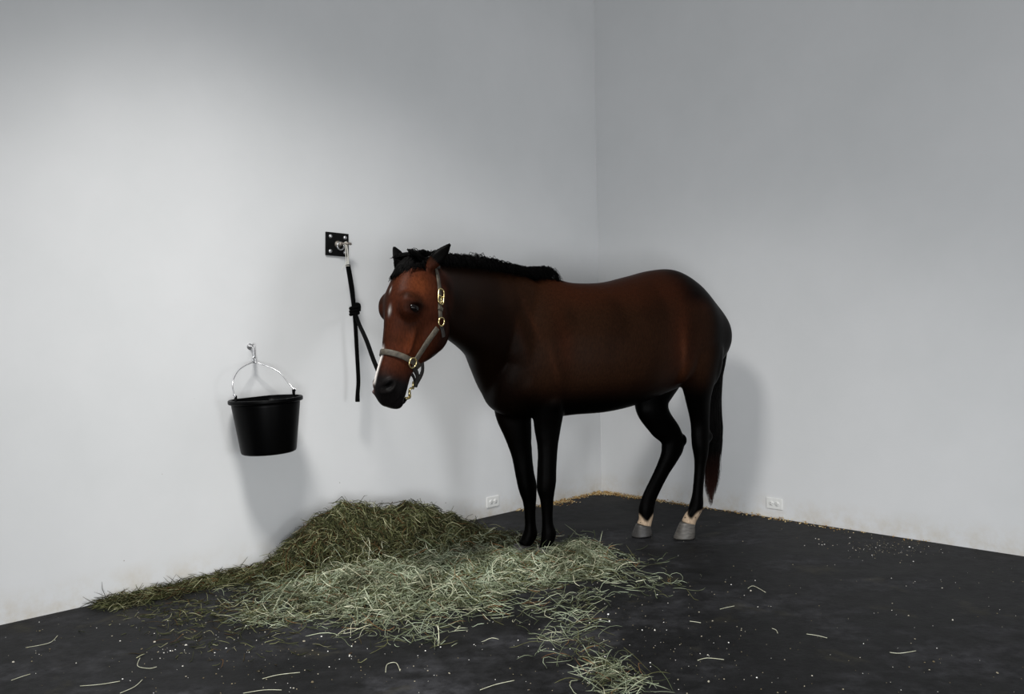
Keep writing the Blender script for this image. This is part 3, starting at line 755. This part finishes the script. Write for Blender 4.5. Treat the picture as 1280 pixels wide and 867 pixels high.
# ------------------------------------------------------------------ outlets
pl = mat('white_plastic', (.74, .74, .72), .4); npx = noise(pl, 30, 2); bump(pl, npx.outputs[0], .03, .001)
dk = mat('slot_dark', (.03, .03, .03), .6); 
def outlet(c, run, nrm, label):
    e = empty('outlet', c, label, 'outlet')
    z = Zv; mb = MB(); frame_box(mb, c+nrm*.0035, run, z, nrm, .0575, .036, .0045); mb.build('cover_plate', pl, e, False, bevel=.003)
    for s in (-1, 1):
        q = c+run*s*.0205+nrm*.008
        mb = MB(); lathe(mb, q, nrm, [(.0165, -.002), (.0165, .0015), (.0155, .0025)], 24, sx=run); r = mb.build('receptacle', pl, e)
        mb = MB()
        for a, b in ((-.004, .006), (-.004, -.006)): frame_box(mb, q+run*a+z*b+nrm*.0022, run, z, nrm, .004, .0012, .0006)
        frame_box(mb, q+run*.009+nrm*.0022, run, z, nrm, .002, .002, .0006); mb.build('slot', dk, r, False)
    mb = MB(); lathe(mb, c+nrm*.008, nrm, [(.0035, 0), (.0035, .001), (.002, .002)], 10); mb.build('screw', steel, e)
    return e
outlet(wallL(615.5, 626.5), WL, NL, 'white wall outlet on the left wall beside the front legs')
outlet(wallR(968.5, 629), WR, NR, 'white wall outlet on the right wall past the tail')

# ------------------------------------------------------------------ hay
def hay_mat(name, stops, rough=.7):
    m = mat(name, (.2, .2, .1), rough, spec=.2); g = nn(m, 'ShaderNodeNewGeometry')
    r = ramp(m, g.outputs['Random Per Island'], stops); r.color_ramp.interpolation = 'CONSTANT'
    n = noise(m, 7, 4, .65, vec_scale=(1, 1, 1)); r2 = ramp(m, n.outputs[0], [(.35, (.42, .40, .34)), (.5, (.85, .86, .80)), (.68, (1.35, 1.38, 1.36))])
    lk(m, mixc(m, 1., r.outputs[0], r2.outputs[0], 'MULTIPLY'), bsdf(m).inputs['Base Color']); return m
DARKH = hay_mat('green_hay', [(0, (.022, .026, .009)), (.26, (.055, .060, .022)), (.46, (.105, .110, .046)), (.60, (.045, .032, .012)), (.72, (.19, .19, .10)), (.86, (.10, .050, .016)), (.92, (.36, .35, .22))])
PALEH = hay_mat('pale_hay', [(0, (.07, .085, .042)), (.2, (.20, .23, .15)), (.40, (.11, .11, .05)), (.54, (.31, .35, .26)), (.74, (.46, .49, .36)), (.87, (.20, .10, .045)), (.91, (.68, .67, .52))])
CORE = mat('packed_hay', (.03, .03, .012), .9, spec=.1); nc_ = noise(CORE, 70, 6, .7, vec_scale=(1, 1, 1)); rc = ramp(CORE, nc_.outputs[0], [(.35, (.012, .012, .006)), (.6, (.045, .042, .018)), (.8, (.09, .08, .04))]); lk(CORE, rc.outputs[0], bsdf(CORE).inputs['Base Color']); bump(CORE, nc_.outputs[0], 1, .02)
def G(u, v, su, sv, h, rot=None):
    """bump of hay on the floor: centre, spread along / across the left wall, height"""
    c = fl(u, v); return (c[0], c[1], su, sv, h)
wl2 = WL[:2]; nl2 = NL[:2]
def field(gs, x, y):
    z = np.zeros_like(x)
    for cx, cy, su, sv, h in gs:
        dx, dy = x-cx, y-cy; a = (dx*wl2[0]+dy*wl2[1])/su; b = (dx*nl2[0]+dy*nl2[1])/sv
        z = z+h*np.exp(-(a*a+b*b)**1.3*.5)
    return z
MOUND = [G(478, 694, .25, .17, .215), G(405, 706, .20, .13, .185), G(548, 686, .18, .14, .135), G(603, 682, .15, .12, .05), G(362, 718, .13, .08, .04)]
SPREAD = [G(430, 735, .22, .16, .045), G(500, 742, .22, .17, .05), G(590, 722, .26, .15, .05), G(640, 715, .22, .15, .04), G(712, 708, .10, .15, .075), G(728, 693, .08, .10, .05), G(560, 705, .35, .10, .03)]
ALLH = MOUND+SPREAD
HOOVES = [P(682, 690, TF)[:2], P(655, 686, -TF)[:2]]
def lumps(x, y):
    r_ = np.random.default_rng(4); z = 0
    for k in range(9):
        a = r_.uniform(0, 6.28); f = r_.uniform(30, 75); z = z+np.sin((x*math.cos(a)+y*math.sin(a))*f+r_.uniform(0, 6.28))
    return z/9
def clear(x, y):
    m_ = 1.0
    for h in HOOVES: m_ = m_*(1-.85*np.exp(-(((x-h[0])**2+(y-h[1])**2)/.022)))
    return m_
def hayz(x, y):
    z = field(ALLH, x, y); return (z+.048*lumps(x, y)*np.clip(z/.06, 0, 1))*clear(x, y)
def walldist(x, y): return (x-CORNER[0])*nl2[0]+(y-CORNER[1])*nl2[1]
def mound_mesh():
    mb = MB(); n1, n2 = 110, 80; c0 = fl(520, 715); vs = []; rg = random.Random(2)
    for i in range(n1):
        for j in range(n2):
            a = (i/(n1-1)-.5)*2.9; b = (j/(n2-1)-.45)*1.9
            x = c0[0]+wl2[0]*a+nl2[0]*b; y = c0[1]+wl2[1]*a+nl2[1]*b
            z = float(hayz(np.array([x]), np.array([y]))[0]); wd = walldist(x, y)
            if wd < .012: x += nl2[0]*(.012-wd); y += nl2[1]*(.012-wd)
            vs.append((x, y, max(-.02, z*.82-.028+rg.uniform(-.006, .006)*(z > .03))))
    fs = [(i*n2+j, (i+1)*n2+j, (i+1)*n2+j+1, i*n2+j+1) for i in range(n1-1) for j in range(n2-1)]
    fs = [f for f in fs if max(vs[k][2] for k in f) > -.008]
    used = sorted({k for f in fs for k in f}); mp = {k: i for i, k in enumerate(used)}
    mb.add([vs[k] for k in used], [tuple(mp[k] for k in f) for f in fs]); return mb
BI = [0]
def blade(mb, x, y, L, rgen, r=.0016, zf=hayz, lift=0., head=None, curl=1., seg=5, flat=False):
    th = rgen.uniform(0, 2*math.pi) if head is None else head+rgen.gauss(0, .5)
    kap = rgen.gauss(0, 1.)*curl*2.2; pts = []; ph = rgen.uniform(-.5, 1.8); tilt = rgen.gauss(0, .38)
    for k in range(seg+1):
        q = k/seg; wd = walldist(x, y)
        if wd < .012: x += nl2[0]*(.014-wd); y += nl2[1]*(.014-wd)
        pts.append([x, y, q]); x += math.cos(th)*L/seg; y += math.sin(th)*L/seg; th += kap*L/seg*4+rgen.gauss(0, .12)
    pts = np.array(pts); z = zf(pts[:, 0], pts[:, 1]); q = pts[:, 2].copy()
    z = z*.55+z[seg//2]*.45; zz = z+lift+ (0 if flat else 1)*(np.sin(q*math.pi)*L*.12*ph+(q-.5)*L*tilt)
    pts[:, 2] = np.maximum(zz, r+.0005)
    rr = np.full(seg+1, r); rr[-1] *= .35; rr[0] *= .7
    tube(mb, pts, rr, 3)
def sample(gs, rgen, pw=1.):
    W = [g[2]*g[3]*(g[4]**pw) for g in gs]; g = rgen.choices(gs, W)[0]
    a = rgen.gauss(0, 1)*g[2]*.95; b = rgen.gauss(0, 1)*g[3]*.95
    return g[0]+wl2[0]*a+nl2[0]*b, g[1]+wl2[1]*a+nl2[1]*b
rg = random.Random(11)
pile = empty('hay_heap', (fl(470, 700)[0], fl(470, 700)[1], 0), 'tall dark green heap of hay piled against the left wall', 'hay')
tag(mound_mesh().build('packed_hay', CORE, pile), kind='stuff')
def nearhoof(x, y): return min((x-h[0])**2+(y-h[1])**2 for h in HOOVES) < .011
mb = MB(); n = 0
while n < 12500:
    x, y = sample(MOUND, rg, .6)
    if walldist(x, y) < .015 or nearhoof(x, y): continue
    blade(mb, x, y, rg.uniform(.04, .16), rg, rg.uniform(.0010, .0021), lift=rg.uniform(-.035, .012), curl=1.5); n += 1
tag(mb.build('green_hay', DARKH, pile), kind='stuff')
mb = MB(); n = 0
while n < 10500:
    x, y = sample(SPREAD, rg, .7)
    if walldist(x, y) < .02 or nearhoof(x, y): continue
    if float(field(MOUND, np.array([x]), np.array([y]))[0]) > .07 and rg.random() < .93: continue
    blade(mb, x, y, rg.uniform(.04, .19), rg, rg.uniform(.0009, .0021), lift=rg.uniform(-.03, .018), curl=1.7); n += 1
tag(mb.build('hay_spread', PALEH, origin=(fl(560, 725)[0], fl(560, 725)[1], 0)), 'low spread of pale hay in front of the heap and around the front hooves', 'hay', kind='stuff')
# thin strip of hay running left along the wall
zero = lambda x, y: np.zeros_like(x)
mb = MB()
for i in range(2400):
    k = rg.random()**.75; u = 335-k*200; b = fl(u, 781-.222*u+1); o = abs(rg.gauss(0, .055+.03*(1-k)))+.01
    x, y = b[0]+nl2[0]*o, b[1]+nl2[1]*o
    blade(mb, x, y, rg.uniform(.03, .14), rg, rg.uniform(.001, .0018), zf=zero, lift=max(0, .028*(1-k)-o*.3)*rg.random()+.002, head=math.atan2(wl2[1], wl2[0]), curl=.8)
tag(mb.build('hay_strip', DARKH), 'thin trail of green hay along the foot of the left wall', 'hay', kind='stuff')
# tuft at the bottom of the picture and the trail leading to it
def cluster(name, pts, count, m, label, Lr=(.04, .16), lift=.02, curl=1.3):
    mb = MB()
    for i in range(count):
        u, v, su, sv = rg.choices([p[:4] for p in pts], [p[4] for p in pts])[0]; c = fl(rg.gauss(u, su), rg.gauss(v, sv))
        if walldist(c[0], c[1]) < .02: continue
        blade(mb, c[0], c[1], rg.uniform(*Lr), rg, rg.uniform(.0009, .0017), zf=zero, lift=rg.random()**2*lift, curl=curl)
    return tag(mb.build(name, m), label, 'hay', kind='stuff')
cluster('hay_tuft', [(762, 848, 16, 11, 3), (775, 862, 22, 7, 3), (752, 835, 8, 6, 2)], 230, PALEH, 'small tangled tuft of pale hay on the floor nearest the camera', (.03, .14), .05, 1.6)
cluster('hay_trail', [(722, 770, 10, 14, 3), (718, 750, 18, 8, 3), (715, 795, 14, 12, 2), (735, 815, 18, 12, 1), (690, 810, 22, 12, 1)], 170, PALEH, 'thin trail of hay wisps leading from the heap to the small tuft', (.05, .16), .012)
cluster('hay_wisps', [(490, 785, 45, 9, 3), (560, 762, 40, 8, 3), (440, 770, 30, 10, 2), (640, 760, 40, 7, 2), (520, 800, 25, 6, 1)], 380, PALEH, 'loose fringe of hay wisps in front of the heap', (.04, .16), .01)
cluster('hay_clump', [(345, 773, 16, 5, 3), (325, 775, 20, 6, 2)], 150, PALEH, 'small flat clump of pale hay on the floor left of the heap', (.03, .12), .012, 1.)
cluster('hay_sprinkle', [(250, 765, 50, 10, 3), (330, 755, 35, 12, 3), (300, 795, 70, 18, 2), (210, 760, 35, 9, 1)], 700, DARKH, 'sparse sprinkle of dark hay bits left of the heap', (.015, .09), .004, .8)
cluster('hay_wisp_patch', [(820, 728, 16, 5, 3), (800, 735, 14, 6, 2), (845, 735, 18, 7, 1), (800, 702, 14, 3, 2)], 85, PALEH, 'few thin hay wisps on the floor right of the heap', (.03, .13), .006)
# single stalks
stalk_m = mat('straw_stalk', (.5, .48, .36), .6); ns = noise(stalk_m, 30, 3); rs_ = ramp(stalk_m, ns.outputs[0], [(.3, (.34, .34, .22)), (.7, (.60, .60, .48))]); lk(stalk_m, rs_.outputs[0], bsdf(stalk_m).inputs['Base Color'])
ST = [([(32, 809), (50, 806), (64, 802), (72, 794)], 1), ([(175, 822), (172, 832), (186, 835), (196, 833)], 0), ([(150, 866), (168, 858), (178, 849)], 0),
      ([(328, 848), (348, 843), (375, 840)], 1), ([(304, 866), (330, 862), (352, 862)], 1), ([(100, 857), (125, 855), (150, 851)], 1),
      ([(482, 840), (484, 830), (495, 828), (500, 838)], 0), ([(600, 862), (620, 855), (643, 850)], 0), ([(1112, 815), (1125, 816), (1145, 813)], 1),
      ([(1008, 792), (1022, 794), (1034, 797)], 1), ([(900, 761), (908, 759), (918, 757)], 1), ([(872, 825), (884, 822), (905, 824)], 0),
      ([(935, 735), (942, 732), (957, 740)], 0), ([(862, 776), (870, 777), (876, 778)], 1), ([(965, 785), (970, 787), (972, 791)], 1), ([(14, 850), (28, 845), (38, 842)], 0)]
SL = ['long pale hay stalk curving up, leftmost on the floor below the left wall', 'hooked pale hay stalk on the floor below the bucket side of the wall', 'short hay stalk slanting off the bottom edge left of the picture', 'straight pale hay stalk below the small flat hay clump', 'pale hay stalk lying along the bottom edge below the clump', 'thin hay stalk at the bottom edge left of the slanting stalk',
      'hoop-shaped pale hay stalk in front of the hay spread', 'gently curved hay stalk at the bottom edge below the heap', 'pale hay stalk far out on the bare right floor', 'straight pale hay stalk on the floor below the right outlet', 'short pale hay stalk on bare floor right of the front hooves', 'forked looking hay stalk right of the small tangled tuft', 'small bent hay stalk below the hind hooves', 'tiny straight hay stalk right of the hay wisp patch', 'tiny hooked hay stalk left of the straight one on bare floor', 'short hay stalk in the bottom left corner']
for i, (pts, s) in enumerate(ST):
    w_ = np.array([fl(u, v, .0025) for u, v in pts]); mb = MB(); tube(mb, catmull(w_, 4), .0012, 6)
    tag(mb.build('hay_stalk', stalk_m, origin=w_[0]), SL[i], 'hay stalk', 'loose single hay stalks on the floor')
# crumbs and chaff
crm = mat('pale_crumbs', (.6, .55, .42), .8, spec=.2); g = nn(crm, 'ShaderNodeNewGeometry'); r = ramp(crm, g.outputs['Random Per Island'], [(0, (.12, .09, .05)), (.35, (.22, .19, .12)), (.7, (.40, .37, .29)), (.93, (.85, .84, .8))]); lk(crm, r.outputs[0], bsdf(crm).inputs['Base Color'])
def chip(mb, p, s, rgen):
    n = 5; th = rgen.uniform(0, 6.3); el = rgen.uniform(.5, 1); top = []; bot = []
    for k in range(n):
        t = 2*math.pi*k/n; r = s*rgen.uniform(.7, 1.2); x = math.cos(t)*r; y = math.sin(t)*r*el
        X = x*math.cos(th)-y*math.sin(th); Y = x*math.sin(th)+y*math.cos(th)
        bot.append(p+np.array([X, Y, 0])); top.append(p+np.array([X*.7, Y*.7, s*.6]))
    mb.add(bot+top, [tuple(range(n-1, -1, -1)), tuple(range(n, 2*n))]+[(k, (k+1) % n, n+(k+1) % n, n+k) for k in range(n)])
mb = MB()
for i in range(1250):
    mode = rg.random()
    if mode < .45: u, v = rg.uniform(0, 1280), rg.uniform(650, 866)
    elif mode < .60: u, v = rg.gauss(1110, 35), rg.gauss(682, 8)
    elif mode < .75: u, v = rg.gauss(800, 70), rg.gauss(800, 40)
    else: u, v = rg.gauss(330, 140), rg.gauss(800, 35)
    c = fl(u, min(v, 880)); c[2] = 0.0005
    if walldist(c[0], c[1]) < .02 or (c-CORNER)@NR < .02: continue
    chip(mb, c, rg.choice([.0012, .0016, .0021, .0032])*(1+.25*rg.random()) if rg.random() < .975 else .006, rg)
tag(mb.build('floor_crumbs', crm, smooth=False), 'pale crumbs of feed and hay scattered over the black floor', 'crumbs', kind='stuff')
chm = mat('orange_chaff', (.4, .22, .06), .8, spec=.2); g = nn(chm, 'ShaderNodeNewGeometry'); r = ramp(chm, g.outputs['Random Per Island'], [(0, (.16, .08, .02)), (.3, (.34, .19, .06)), (.6, (.52, .36, .15)), (.9, (.72, .60, .36))]); lk(chm, r.outputs[0], bsdf(chm).inputs['Base Color'])
mb = MB()
def edgepts(run, nrm, d0, d1, cnt, spread):
    for i in range(cnt):
        d = rg.uniform(d0, d1) if rg.random() < .6 else rg.uniform(d0, d0+(d1-d0)*.35)
        o = abs(rg.gauss(0, spread))+.006; c = CORNER+run*d+nrm*o; c = np.array([c[0], c[1], .0005+max(0, .018-o*.6)*rg.random()])
        if (c-CORNER)@NL < .005 or (c-CORNER)@NR < .005: continue
        chip(mb, c, rg.uniform(.0025, .0065), rg)
edgepts(WL, NL, .03, .95, 420, .022); edgepts(WL, NL, .42, .62, 260, .05); edgepts(WL, NL, .03, .14, 200, .045)
tag(mb.build('wall_chaff', chm, smooth=False), 'orange chaff along the base of the left wall by the corner', 'chaff', kind='stuff')
mb = MB(); edgepts(WR, NR, .03, 1.7, 700, .022); edgepts(WR, NR, 1.7, 2.5, 60, .03); edgepts(WR, NR, .03, .4, 320, .04)
tag(mb.build('wall_chaff', chm, smooth=False), 'orange chaff along the base of the right wall behind the hind hooves', 'chaff', kind='stuff')
